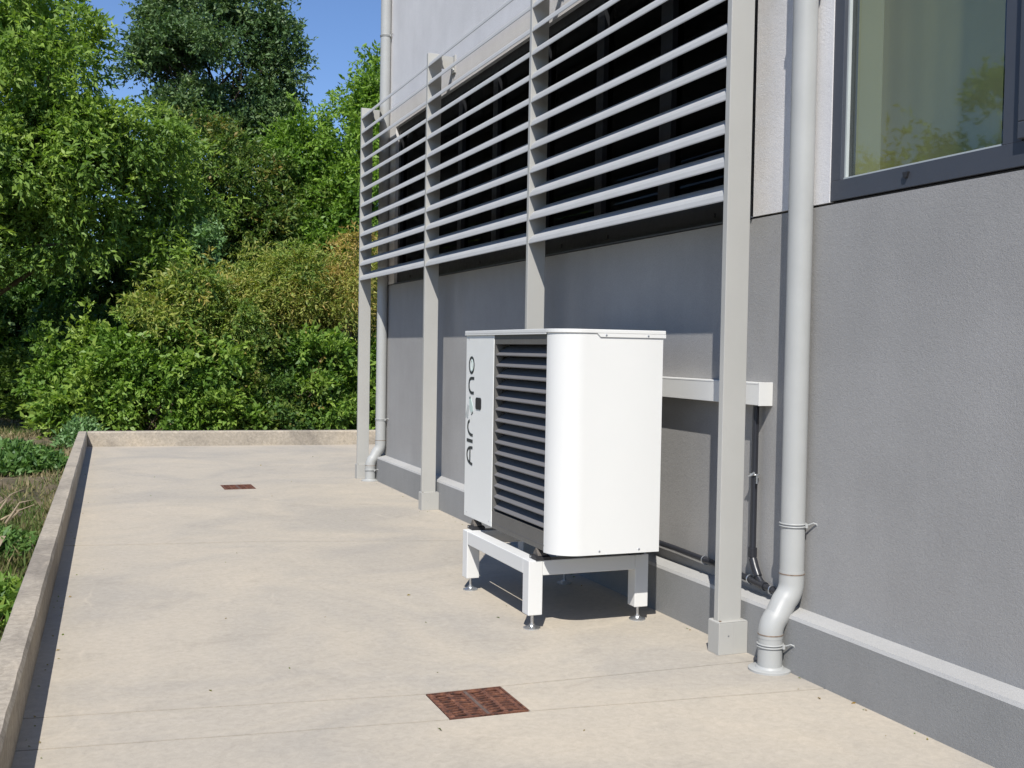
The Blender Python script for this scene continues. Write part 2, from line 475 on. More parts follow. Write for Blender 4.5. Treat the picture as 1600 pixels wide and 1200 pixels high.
# upper wall with two window openings
Z1, Z2 = 4.185, 5.6
W1 = (5.105, 12.45); W2 = (1.2, 4.45)
up = MB()
xf_, xb_ = XW - .004, 3.75
up.box(xf_, xb_, W1[1], 12.954, ZJ, 7.4)
up.box(xf_, xb_, W2[1], W1[0], ZJ, 7.4)
up.box(xf_, xb_, -6, W2[0], ZJ, 7.4)
up.box(xf_, xb_, W1[0], W1[1], Z1, 7.4)
up.box(xf_, xb_, W2[0], W2[1], Z2, 7.4)
up.build('upper_wall', M['wall_up'], B, label='light grey rendered upper wall')
MB().box(XW + .02, 3.74, -6, 12.94, ZJ - .0119, ZJ - .0001).build('shadow_joint', M['joint'], B)
MB().box(3.7501, 11.8, 12.65, 12.949, -.6, 7.38).build('end_wall', M['wall_up'], B)
MB().box(11.5, 11.8, -6, 12.64, -.6, 7.38).build('rear_wall', M['wall_up'], B)
MB().box(3.7501, 11.8, -6, -5.7, -.6, 7.38).build('end_wall', M['wall_up'], B)
MB().box(3.4, 11.9, -6.05, 13.0, 7.4, 7.6).build('roof', M['frame'], B)
MB().box(3.751, 11.49, -5.69, 12.64, 5.9, 6.1).build('ceiling', M['room'], B)
MB().box(3.751, 11.49, -5.69, 12.64, 0.0, 0.1).build('room_floor', M['room'], B)
MB().box(5.6, 5.7, -5.69, 12.64, 0.101, 5.899).build('inner_wall', M['room'], B)
MB().box(3.751, 5.599, 4.98, 5.06, 0.101, 5.899).build('inner_wall', M['room'], B)

def window(y0, y1, z0, z1, x, mull, fw, fb, label, glass, fmat=None, beads=True):
    """frame as outer ring with vertical mullions; panes and beads as sub-parts"""
    f = MB()
    xo, xi = x, x + .09
    f.box(xo, xi, y0, y1, z0, z0 + fb)
    f.box(xo, xi, y0, y1, z1 - fw, z1)
    cuts = [(y0, y0 + fw)] + mull + [(y1 - fw, y1)]
    for a, b in cuts: f.box(xo + .0005, xi - .0005, a, b, z0 + fb, z1 - fw)
    fo = f.build('window', fmat or M['frame'], B, bevel=.002, label=label)
    for (a0, a1), (b0, b1) in zip(cuts[:-1], cuts[1:]):
        MB().box(x + .040, x + .052, a1, b0, z0 + fb, z1 - fw).build('pane', glass, fo)
        if beads:
            t = .011
            g = MB(); g.box(x + .022, x + .0395, a1 + .0002, a1 + t, z0 + fb, z1 - fw); g.box(x + .022, x + .0395, b0 - t, b0 - .0002, z0 + fb, z1 - fw)
            g.box(x + .010, x + .0395, a1 + t, b0 - t, z0 + fb + .0002, z0 + fb + t * .8); g.box(x + .022, x + .0395, a1 + t, b0 - t, z1 - fw - t, z1 - fw - .0002)
            g.build('glazing_bead', M['gasket'], fo)
    return fo
w_near = window(W2[0], W2[1], ZJ + .004, Z2, XW + .0, [(3.275, 3.372), (2.1, 2.2)], .075, .098, 'large anthracite window with a green tinted pane', M['glass'])
# drain cap on the bottom rail and the small opening sash beyond the mullion
MB().prism([(3.895, 2.428), (3.93, 2.428), (3.925, 2.402), (3.905, 2.402)], 'x', XW - .012, XW).build('drain_cap', M['rubber'], w_near)
sa = MB(); sa.box(XW - .025, XW - .0003, 2.2, 3.275, 2.462, 2.53); sa.box(XW - .025, XW - .0003, 3.21, 3.2749, 2.5301, 5.5); sa.box(XW - .025, XW - .0003, 2.2, 2.27, 2.5301, 5.5)
sa.build('sash', M['frame'], w_near, bevel=.004)
w_far = window(W1[0], W1[1], ZJ + .004, Z1, XW + .035, [(6.10, 6.25), (7.075, 7.19), (8.1, 8.22), (9.2, 9.32), (10.17, 10.29), (11.3, 11.42)], .08, .13,
               'long dark strip window behind the louvres', M['glass_dark'], M['frame_dark'], False)
for yy in (5.55, 6.95, 7.75, 9.6, 11.9):
    MB().box(XW + .028, XW + .0349, yy, yy + .03, 2.40, 2.425).build('drain_cap', M['rubber'], w_far)
MB().box(XW - .012, XW + .034, W1[0] + .004, W1[1] - .004, ZJ - .006, ZJ + .003).build('window_sill', M['frame'], w_far)
# pale blind inside the near window, its curve shaped to fade the sunlight across
bl = MB(); bp = []
for i in range(40):
    t = i / 39
    y = 4.69 - 1.24 * t
    x = 3.955 + .0012 * math.sin(i * .9) * (1 - t) - 0.425 * t ** 1.55
    bp.append((x, y))
vs = [(x, y, z) for x, y in bp for z in (2.2, 5.7)]
bl.add(vs, [(2 * i, 2 * i + 2, 2 * i + 3, 2 * i + 1) for i in range(39)])
MB().box(3.55, 3.749, 4.441, 4.4495, ZJ + .01, 5.58).build('reveal_lining', M['lining'], B)
bo = bl.build('blind', M['curtain'], B, smooth=True, label='pale yellow green blind behind the near window, curved to make the light fade')

# ------------------------------------------------------------------ louvre screen
POLES = [4.915, 7.64, 10.28, 12.96]
PX0, PX1, PT = 3.163, 3.305, .042
S = thing('louver_screen', (3.235, 9, 0), 'steel screen of sloping light grey louvre slats on four posts before the dark windows', 'louvre screen')
ZT = 4.485
def pole_mesh():
    m = MB()
    m.box(PX0, PX1, 0, PT, 0.0, ZT)
    return m
p0 = None
for i, y in enumerate(POLES):
    m = MB(); m.box(PX0, PX1, y, y + PT, 0.0, ZT)
    p = m.build('post', M['steel'], S, bevel=.003)
    MB().box(PX0 + .004, PX1 + .04, y - .004, y + .0 - .0005, -.1, -.09)
    bx = MB()
    x0, x1, y0, y1, zt = 3.155, 3.334, y - .024, y + .082, .176
    bx.box(x0, x1, y0, y1, 0.0, zt - .006)
    bx.prism([(x0, zt - .0058), (x1, zt - .0058), (x1 - .006, zt), (x0 + .006, zt)], 'y', y0, y1)
    b = bx.build('base_box', M['steel'], S, bevel=.002)
    MB().cyl((x0 + .06, y0 - .0012, .10), (x0 + .06, y0 + .002, .10), .004, 8).build('rivet', M['zinc'], b)
    MB().box(x0 + .088, x0 + .0905, y0 - .0012, y0, .004, zt - .012).build('seam', M['steel'], b)
    MB().box(x0 + .010, x0 + .02, y0 + .008, y0 + .02, zt + .0002, zt + .005).build('sealant', M['seal'], b)
    # bracket back to the wall
    br = MB(); br.prism([(PX1 + .0005, ZT), (XW - .02, ZT), (XW - .02, ZT - .115), (PX1 + .04, ZT - .125), (PX1 + .0005, ZT - .125)], 'y', y + PT + .0005, y + PT + .009)
    br.box(XW - .0195, XW - .0045, y + PT - .045, y + PT + .06, ZT - .16, ZT + .01)
    bo_ = br.build('bracket', M['steel'], S)
    MB().cyl((XW - .034, y + PT - .02, ZT - .13), (XW - .0196, y + PT - .02, ZT - .13), .011, 8).build('bolt', M['zinc'], bo_)
# one blade per bay and level: rounded front lip, flat top sloping back
def blade(y0, y1):
    prof = [(3.165, -.004), (3.168, -.004), (3.177, .026), (3.188, .044), (3.216, .066), (3.298, .117), (3.298, .120), (3.214, .070), (3.184, .048), (3.172, .029), (3.164, .002)]
    return MB().prism(prof, 'y', y0, y1)
for y0, y1 in zip(POLES[:-1], POLES[1:]):
    a, b = y0 + PT + .001, y1 - .001
    first = MB().add([(x, y, z + 2.408) for x, y, z in blade(a, b).v], blade(a, b).f).build('slat', M['slat'], S)
    for k in range(1, 12): dup(first, S, (0, 0, .1765 * k))
MB().box(3.305, 3.335, 12.975, 12.995, 4.30, 4.325).build('bolt', M['zinc'], S)

# ------------------------------------------------------------------ downpipes
def downpipe(y, label, ztop, rings):
    cx, lx, r = 3.386, 3.266, .0615
    T = thing('downpipe', (lx, y, 0), label, 'downpipe', 'grey rainwater downpipes on the wall')
    MB().tube([(cx, y, .485), (cx, y, ztop)], r, 40, True).build('pipe', M['pvc'], T, smooth=True)
    # swan neck
    pts = []
    pts += [(cx, y, .50), (cx, y, .44)]
    for i in range(1, 8):
        a = math.pi / 2 * 0.62 * i / 8; pts.append((cx - .12 * (1 - math.cos(a)), y, .44 - .12 * math.sin(a)))
    xx, zz = pts[-1][0], pts[-1][2]
    low = []
    for i in range(8):
        a = math.pi / 2 * 0.62 * i / 8; low.append((lx + .12 * (1 - math.cos(a)), y, .185 + .12 * math.sin(a)))
    pts += low[::-1] + [(lx, y, .165)]
    MB().tube(pts, r + .0015, 40).build('elbow', M['pvc'], T, smooth=True)
    MB().tube([(lx, y, .19), (lx, y, .0)], r, 40).build('pipe', M['pvc'], T, smooth=True)
    for (x, z) in ((cx, .486), (lx, .185)):
        MB().tube([(x, y, z - .003), (x, y, z + .003)], r + .0028, 40).build('joint_seal', M['seal'], T, smooth=True)
    fl = MB(); fl.tube([(lx, y, 0), (lx, y, .010), (lx, y, .014)], [.108, .108, .100], 40)
    fl.tube([(lx, y, .014), (lx, y, .024)], [.074, .066], 40)
    fl.build('floor_flange', M['pvc'], T, smooth=True)
    for (x, z) in rings:
        c = MB()
        for dz in (-.006, .007): c.tube([(x + (r + .003) * math.cos(t * math.pi / 16), y + (r + .003) * math.sin(t * math.pi / 16), z + dz) for t in range(32)], .0042, 8, closed=True)
        wx = XW if x > 3.3 else 3.336
        c.tube([(x + .040, y - .048, z), (x + .05, y - .068, z + .006), (wx - .012, y - .092, z + .018), (wx - .002, y - .104, z + .014), (wx + .004, y - .104, z + .002)], .0042, 8)
        c.cyl((x + .038, y - .062, z - .010), (x + .038, y - .062, z + .011), .008, 8)
        c.build('pipe_clamp', M['pvc'], T, smooth=True)
    return T
downpipe(4.59, 'wide grey downpipe with swan neck between the near window and the louvre screen', 7.3, [(3.386, .735), (3.266, .128), (3.386, 3.42)])
downpipe(12.72, 'narrow looking grey downpipe at the far corner of the building', 7.3, [(3.386, .735), (3.266, .128), (3.386, 5.3)])

# ------------------------------------------------------------------ white trunking and black pipework
T = thing('cable_trunking', (3.41, 5.6, 1.325), 'white square trunking fixed along the wall beside the heat pump', 'trunking')
MB().box(3.368, XW - .001, 4.892, 6.55, 1.325, 1.447).build('duct', M['white'], T, bevel=.002)
MB().box(3.366, XW - .0012, 4.886, 4.8918, 1.323, 1.449).build('end_cap', M['white'], T, bevel=.001)
MB().box(3.3665, 3.3678, 4.893, 6.55, 1.4390, 1.4402).build('cover_edge', M['white'], T)

K = thing('black_pipework', (3.42, 5.0, .36), 'black plastic condensate pipes clipped to the wall above the plinth', 'pipe')
px_ = 3.418
MB().tube([(px_, 4.66, .340), (px_, 4.95, .366), (px_, 5.3, .385), (px_, 5.8, .396), (px_, 6.5, .40)], .0175, 14).build('pipe', M['blackpipe'], K, smooth=True)
MB().tube([(px_, 4.985, 1.324), (px_, 4.985, .52), (px_ - .001, 4.975, .47), (px_ - .002, 4.93, .40), (px_, 4.89, .368)], [.0175] * 5, 14).build('pipe', M['blackpipe'], K, smooth=True)
cf = MB()
cf.cyl((px_, 4.985, .545), (px_, 4.985, .495), .024, 16); cf.tube([(px_, 4.98, .485), (px_ - .001, 4.955, .44), (px_ - .002, 4.925, .40)], .022, 14)
cf.cyl((px_, 4.96, .368), (px_, 4.86, .358), .0235, 16)
cf.build('branch_fitting', M['blackpipe'], K, smooth=True)
cl = MB(); cl.tube([(px_ + .023 * math.cos(t * math.pi / 10), 4.985 + .023 * math.sin(t * math.pi / 10), .945) for t in range(20)], .005, 8, closed=True)
cl.cyl((px_ - .03, 4.975, .945), (px_ - .018, 4.975, .945), .008, 8); cl.cyl((px_ - .012, 4.945, .95), (px_ - .012, 4.945, .90), .005, 8)
cl.cyl((px_, 5.005, .945), (XW, 5.02, .945), .004, 8); cl.cyl((px_ - .02, 5.01, .935), (px_ - .02, 4.96, .955), .0075, 8)
cl.build('pipe_clip', M['zinc'], K, smooth=True)
for yy, zz in ((5.47, .389), (5.005, .37), (4.80, .353)):
    cl = MB(); cl.tube([(px_ + .022 * math.cos(t * math.pi / 10), yy, zz + .022 * math.sin(t * math.pi / 10)) for t in range(20)], .0035, 8, closed=True)
    cl.cyl((px_ - .005, yy, zz - .024), (px_ + .03, yy, zz - .03), .006, 8)
    cl.build('pipe_clip', M['zinc'], K, smooth=True)

# ------------------------------------------------------------------ stand
ST = thing('stand', (2.78, 6.25, 0), 'white square tube steel stand with levelling feet under the heat pump', 'stand')
LX = [(2.388, 2.476), (3.072, 3.160)]; LY = [(5.675, 5.765), (6.73, 6.82)]
for i, (a, b) in enumerate(LX):
    for j, (c, d) in enumerate(LY):
        MB().box(a, b, c, d, .085, .3995).build('leg', M['white'], ST, bevel=.004)
        cx, cy = (a + b) / 2, (c + d) / 2
        f = MB(); f.cyl((cx, cy, .012), (cx, cy, .0848), .0085, 12)
        f.tube([(cx, cy, 0), (cx, cy, .007), (cx, cy, .012), (cx, cy, .020)], [.050, .050, .034, .016], 24)
        f.cyl((cx, cy, .020), (cx, cy, .028), .014, 6)
        f.build('levelling_foot', M['zinc'], ST, smooth=True)
for a, b in LX: MB().box(a + .001, b - .001, LY[0][1] + .0005, LY[1][0] - .0005, .312, .399).build('beam', M['white'], ST, bevel=.004)
for c, d in LY: MB().box(LX[0][1] + .0005, LX[1][0] - .0005, c + .001, d - .001, .312, .399).build('beam', M['white'], ST, bevel=.004)

# ------------------------------------------------------------------ heat pump
HP = thing('heat_pump', (2.78, 6.25, .40), 'large white heat pump with black louvred grille standing on the white stand', 'heat pump')
hx0, hx1, hy0, hy1, hz0, hz1 = 2.45, 3.10, 5.45, 6.985, .468, 1.70
r_ = .165
arc = [(hx0 + r_ - r_ * math.cos(a), hy0 + r_ - r_ * math.sin(a)) for a in [math.pi / 2 * i / 14 for i in range(15)]]
t_ = .006
outer = [(hx0, hy0 + r_ + .0)] + arc[1:] + [(hx1, hy0)]
inner = [(hx1, hy0 + t_)] + [(x + t_ * (1 - (i / 14)), y + t_ * (i / 14)) for i, (x, y) in enumerate(arc)][::-1]
MB().prism(outer + inner, 'z', hz0 - .010, hz1).build('side_panel', M['white'], HP, smooth=True, label='smooth white side panel with a rounded front corner')
MB().box(hx0 + .03, hx1, hy1 - .006, hy1, hz0, hz1).build('side_panel', M['white'], HP)
MB().box(hx1 - .006, hx1 - .0005, hy0 + .0065, hy1 - .0065, hz0, hz1).build('rear_panel', M['white'], HP)
gy0, gy1 = hy0 + r_ + .003, 6.455
fp = MB().box(hx0 + .001, hx0 + .029, gy1 + .004, hy1, hz0, hz1 - .004).build('front_panel', M['panel'], HP, bevel=.004, label='pale grey front panel with the maker lettering')
# grille
gf = MB()
gf.box(hx0 + .004, hx0 + .055, gy0, gy1, hz0 - .004, .572)
gf.box(hx0 + .004, hx0 + .055, gy0, gy1, 1.634, hz1 - .006)
gf.box(hx0 + .003, hx0 + .055, gy1 - .022, gy1, .5721, 1.6339)
gf.box(hx0 + .006, hx0 + .055, gy0, gy0 + .006, .5721, 1.6339)
G_ = gf.build('grille', M['pan'], HP)
MB().box(hx0 + .0025, hx0 + .0039, gy0, gy1, .497, .499).build('crease', M['grille'], G_)
gs = [(hx0 + .006, 0), (hx0 + .008, -.003), (hx0 + .011, -.002), (hx0 + .085, .056), (hx0 + .085, .058), (hx0 + .044, .030), (hx0 + .006, .004)]
fs_ = MB().prism([(x, z + .594) for x, z in gs], 'y', gy0 + .0065, gy1 - .0225).build('grille_slat', M['grille'], G_)
for k in range(1, 15): dup(fs_, G_, (0, 0, .0693 * k))
MB().box(hx0 + .11, hx0 + .114, gy0, gy1, hz0 + .01, hz1 - .01).build('coil_panel', M['dark'], HP)
MB().box(hx0 + .06, hx1 - .01, gy0 + .01, hy1 - .03, hz0 + .002, hz0 + .008).build('base_pan', M['pan'], HP)
# lid
def rr(x0, x1, y0, y1, r, n=10):
    o = [(x0 + r - r * math.cos(a), y0 + r - r * math.sin(a)) for a in [math.pi / 2 * i / n for i in range(n + 1)]]
    return o + [(x1, y0), (x1, y1), (x0, y1)]
lid = MB().prism(rr(hx0 - .008, hx1 + .014, hy0 - .007, hy1 + .008, r_ + .004), 'z', hz1 + .0005, 1.722).build('lid', M['white'], HP, bevel=.003)
ly = hy0 - .007
MB().prism([(2.68, hz1 + .0004), (hx1 + .014, hz1 + .0004), (hx1 + .014, 1.680), (2.70, 1.680)], 'y', ly, ly + .003).build('lid_flange', M['white'], HP)
MB().box(hx0 - .008, hx0 - .005, gy0 - .002, hy1 + .008, 1.692, hz1 + .0004).build('lid_flange', M['white'], HP)
for x, z, y in ((2.735, 1.690, ly), (3.00, 1.690, ly), (2.72, .478, hy0), (2.97, .478, hy0)):
    MB().tube([(x, y + .001, z), (x, y - .002, z), (x, y - .003, z)], [.006, .006, .003], 10).build('screw', M['zinc'], HP)
for y, z in ((6.93, .50), (6.50, .50), (6.93, 1.67), (5.608, .50)):
    MB().tube([(hx0 + .002, y, z), (hx0 - .0015, y, z)], .0045, 8).build('screw', M['zinc'], HP)
# recessed latch
MB().prism([(6.675 + dx, 1.203 + dz) for dx, dz in ((.012, 0), (.092, 0), (.104, .012), (.104, .066), (.092, .078), (.012, .078), (0, .066), (0, .012))], 'x', hx0 - .003, hx0 + .0008).build('latch', M['rubber'], HP)
# lettering, reading upwards: AIR, folded ribbon, N, O
def L(zx, zy): return (6.945 - (zx - 66) * .00213, 1.6245 - zy * .000725)
def stroke(paths, w, mat=M['print'], closed=False, name='letter'):
    m = MB()
    for pts in paths:
        P = [Vector(p) for p in pts]; n = len(P); l = []; r = []
        for i in range(n):
            if closed: d = P[(i + 1) % n] - P[i - 1]
            else: d = P[min(n - 1, i + 1)] - P[max(0, i - 1)]
            d.normalize(); q = Vector((-d.y, d.x)) * w / 2
            l.append(P[i] + q); r.append(P[i] - q)
        xa, xb = hx0 - .0012, hx0 + .0008
        vs = [(xa, *p) for p in l] + [(xa, *p) for p in r] + [(xb, *p) for p in l] + [(xb, *p) for p in r]
        fs = []
        for i in range(n if closed else n - 1):
            j = (i + 1) % n
            fs += [(i, j, n + j, n + i), (2 * n + i, 3 * n + i, 3 * n + j, 2 * n + j), (i, 2 * n + i, 2 * n + j, j), (n + i, n + j, 3 * n + j, 3 * n + i)]
        if not closed: fs += [(0, n, 3 * n, 2 * n), (n - 1, 3 * n - 1, 4 * n - 1, 2 * n - 1)]
        m.add(vs, fs)
    return m.build(name, mat, HP)
def smooth_path(pts, n=6):
    out = []
    P = [Vector(p) for p in pts]
    for i in range(len(P) - 1):
        a, b, c, d = P[max(i - 1, 0)], P[i], P[i + 1], P[min(i + 2, len(P) - 1)]
        for k in range(n):
            t = k / n
            out.append(tuple(0.5 * ((2 * b) + (c - a) * t + (2 * a - 5 * b + 4 * c - d) * t * t + (3 * b - a - 3 * c + d) * t ** 3)))
    out.append(tuple(P[-1])); return out
q = lambda *p: [L(a, b) for a, b in p]
stroke([smooth_path(q((120, 1096), (98, 1088), (80, 1068), (72, 1040), (70, 1010), (73, 980), (84, 955), (100, 945), (120, 944))), q((97, 1084), (97, 950))], .018)
stroke([q((66, 880), (120, 884))], .022)
stroke([smooth_path(q((120, 828), (100, 824), (84, 806), (75, 775), (74, 745), (78, 715), (90, 697)))], .019)
stroke([smooth_path(q((126, 303), (100, 303), (86, 316), (80, 345), (79, 372), (82, 405), (92, 428), (104, 437), (124, 437)))], .019)
ell = lambda cx, cy, a, b, n=28: [L(cx + a * math.cos(2 * math.pi * k / n), cy + b * math.sin(2 * math.pi * k / n)) for k in range(n)]
stroke([ell(101, 182, 22, 72)], .015, M['print'], True)
stroke([ell(103, 185, 8, 48)], .008, M['printg'], True)
def plate(poly, mat, x=.001): return MB().prism(poly, 'x', hx0 - x, hx0 + .0008).build('emblem', mat, HP)
plate(q((84, 478), (96, 476), (118, 560), (120, 600), (104, 622), (88, 590)), M['printg'])
plate(q((46, 672), (72, 548), (76, 552), (58, 668)), M['prints'])
plate(q((62, 674), (76, 676), (84, 560), (80, 556)), M['prints'])
plate(q((84, 492), (90, 470), (98, 484), (94, 494)), M['print'], .0014)
plate(q((102, 640), (118, 612), (120, 622), (106, 642)), M['print'], .0014)
# mounts
for x in (2.475, 3.08):
    for y in (5.72, 6.80):
        mt = MB(); mt.prism([(y - .05, .400), (y + .05, .400), (y + .05, .418), (y + .028, .424), (y - .028, .424), (y - .05, .418)], 'x', x - .045, x + .045)
        k_ = mt.build('mount', M['rubber'], HP)
        MB().prism([(y - .035, .4245), (y + .035, .4245), (y + .03, .436), (y + .004, .464), (y - .004, .464), (y - .03, .436)], 'x', x - .028, x + .028).build('mount_foot', M['worn'], k_)
        MB().cyl((x - .0455, y + .03, .411), (x - .048, y + .03, .411), .006, 8).build('bolt', M['zinc'], k_)
for y in (5.60, 5.95, 6.4):
    MB().box(2.60, 3.05, y, y + .04, .445, .4695).build('base_rail', M['pan'], HP)

# ------------------------------------------------------------------ drain grates
def grate(x0, x1, y0, y1, label, detail=True):
    T = thing('drain_grate', ((x0 + x1) / 2, (y0 + y1) / 2, 0), label, 'drain grate', 'rusty drain grates set in the terrace')
    t = .010
    fr = MB()
    z0, z1 = -.03, .002
    e = .0012
    fr.box(x0 + e, x1 - e, y0 + e, y0 + t, z0, z1); fr.box(x0 + e, x1 - e, y1 - t, y1 - e, z0, z1)
    fr.box(x0 + e, x0 + t, y0 + t, y1 - t, z0, z1); fr.box(x1 - t, x1 - e, y0 + t, y1 - t, z0, z1)
    fr.build('frame', M['rust'], T)
    m = MB(); zt, zb = -.001, -.007
    X0, X1, Y0, Y1 = x0 + t + .002, x1 - t - .002, y0 + t + .002, y1 - t - .002
    W = X1 - X0; mid = (X0 + X1) / 2
    bars = [(X0, X0 + .020), (X0 + W * .25 - .010, X0 + W * .25 + .010), (mid + .008, mid + .012 + .004), (X0 + W * .75 - .010, X0 + W * .75 + .010), (X1 - .020, X1)]
    bars[2] = (mid - .022, mid - .008); bars.insert(3, (mid + .008, mid + .022))
    for a, b in bars: m.box(a, b, Y0, Y1, zb, zt)
    cols = [(bars[0][1], bars[1][0]), (bars[1][1], bars[2][0]), (bars[3][1], bars[4][0]), (bars[4][1], bars[5][0])]
    n = 10; r = random.Random(5)
    for ci, (a, b) in enumerate(cols):
        m.box(a, b, Y0, Y0 + .014, zb, zt); m.box(a, b, Y1 - .014, Y1, zb, zt)
        for k in range(1, n):
            yc = Y0 + .014 + (Y1 - Y0 - .028) * k / n
            h = .0056; s = .005 * (1 if ci % 2 else -1)
            m.add([(a, yc - h + s, zt), (b, yc - h - s, zt), (b, yc + h - s, zt), (a, yc + h + s, zt), (a, yc - h + s, zb), (b, yc - h - s, zb), (b, yc + h - s, zb), (a, yc + h + s, zb)],
                  [(0, 1, 2, 3), (4, 7, 6, 5), (0, 4, 5, 1), (3, 2, 6, 7), (0, 3, 7, 4), (1, 5, 6, 2)])
    m.build('grid', M['rust'], T)
    MB().box(mid - .0078, mid + .0078, Y0, Y1, zb, zt + .001).build('centre_bar', M['wornrust'], T)
    MB().box(x0, x1, y0, y1, -.034, -.0335).build('sump', M['dark'], T)
    return T
grate(1.5, 1.869, 4.41, 4.768, 'square rusty drain grate near the camera, two saw cut joints running into it')
grate(G2[0], G2[1], G2[2], G2[3], 'small rusty drain grate far down the terrace near the far parapet')

# ------------------------------------------------------------------ vegetation
def leaves_mesh(name, pos, direc, length, width, tint, mat, parent=None, fold=0.25, rng=None):
    """pos,direc (n,3); each leaf is a folded diamond"""
    n = len(pos)
    d = direc / (np.linalg.norm(direc, axis=1, keepdims=True) + 1e-9)
    ref = rng.normal(size=(n, 3)); ref[:, 2] += 0.9
    side = np.cross(d, ref); side /= (np.linalg.norm(side, axis=1, keepdims=True) + 1e-9)
    nrm = np.cross(side, d)
    L_ = length[:, None]; W_ = width[:, None]
    v0 = pos
    v1 = pos + d * L_ * .42 + side * W_ * .5 + nrm * W_ * fold
    v2 = pos + d * L_ - nrm * L_ * .12
    v3 = pos + d * L_ * .42 - side * W_ * .5 + nrm * W_ * fold
    V = np.stack([v0, v1, v2, v3], 1).reshape(-1, 3)
    off = np.array(OFF[parent.name]) if parent is not None else np.zeros(3)
    V = V - off
    me = bpy.data.meshes.new(name)
    me.vertices.add(4 * n); me.vertices.foreach_set('co', V.astype(np.float32).ravel())
    me.loops.add(4 * n); me.loops.foreach_set('vertex_index', np.arange(4 * n, dtype=np.int32))
    me.polygons.add(n); me.polygons.foreach_set('loop_start', np.arange(0, 4 * n, 4, dtype=np.int32))
    me.update(calc_edges=True)
    at = me.attributes.new('tint', 'FLOAT', 'FACE')
    at.data.foreach_set('value', np.clip(tint, 0, 1).astype(np.float32))
    me.materials.append(mat)
    o = bpy.data.objects.new(name, me); COL.objects.link(o)
    if parent is not None: o.parent = parent; OFF[o.name] = OFF[parent.name]
    return o

def crown_points(rng, lobes, n_clumps, clump_r, twigs, leaves, twig_len, droop, shell=0.55):
    """clumps of twigs spread through the lobes, leaves along each twig"""
    vols = np.array([l[3] * l[4] * l[5] for l in lobes]) ** (2 / 3); vols /= vols.sum()
    idx = rng.choice(len(lobes), n_clumps, p=vols)
    lo = np.array(lobes, float)
    u = rng.normal(size=(n_clumps, 3)); u /= np.linalg.norm(u, axis=1, keepdims=True)
    rad = (shell + (1.02 - shell) * rng.rand(n_clumps) ** 0.6)[:, None]
    C = lo[idx, :3] + u * rad * lo[idx, 3:6]
    out = u * np.array([1, 1, .7])
    r = clump_r * (0.55 + 0.9 * rng.rand(n_clumps))
    ct = rng.rand(n_clumps)
    k = np.repeat(np.arange(n_clumps), twigs)
    e = rng.normal(size=(len(k), 3)); e /= np.linalg.norm(e, axis=1, keepdims=True)
    T0 = C[k] + e * (r[k] * rng.rand(len(k)) ** .5)[:, None] * np.array([1, 1, .75])
    td = e * .7 + out[k] * .8 + rng.normal(size=e.shape) * .35; td[:, 2] += .15 - droop * .5
    td /= np.linalg.norm(td, axis=1, keepdims=True)
    kk = np.repeat(np.arange(len(k)), leaves)
    s = np.tile((np.arange(leaves) + .5) / leaves, len(k)) * twig_len
    P = T0[kk] + td[kk] * s[:, None]; P[:, 2] -= droop * (s ** 2) / max(twig_len, .1)
    D = td[kk] * .7 + rng.normal(size=(len(kk), 3)) * .62; D[:, 2] -= droop * .45
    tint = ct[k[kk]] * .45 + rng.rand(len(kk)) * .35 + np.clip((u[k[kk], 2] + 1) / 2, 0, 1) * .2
    return C, P, D, tint

def burst(lobes, k, seed, lo=.30, hi=.58, spread=.82):
    """break smooth lobes into uneven smaller ones"""
    r = random.Random(seed); out = []
    for (x, y, z, a, b, c) in lobes:
        for i in range(k):
            while True:
                u = [r.uniform(-1, 1) for _ in range(3)]
                if .15 < sum(t * t for t in u) < 1: break
            f = r.uniform(lo, hi)
            out.append((x + u[0] * a * spread, y + u[1] * b * spread, z + u[2] * c * spread, a * f, b * f, c * f * r.uniform(.8, 1.2)))
    return out

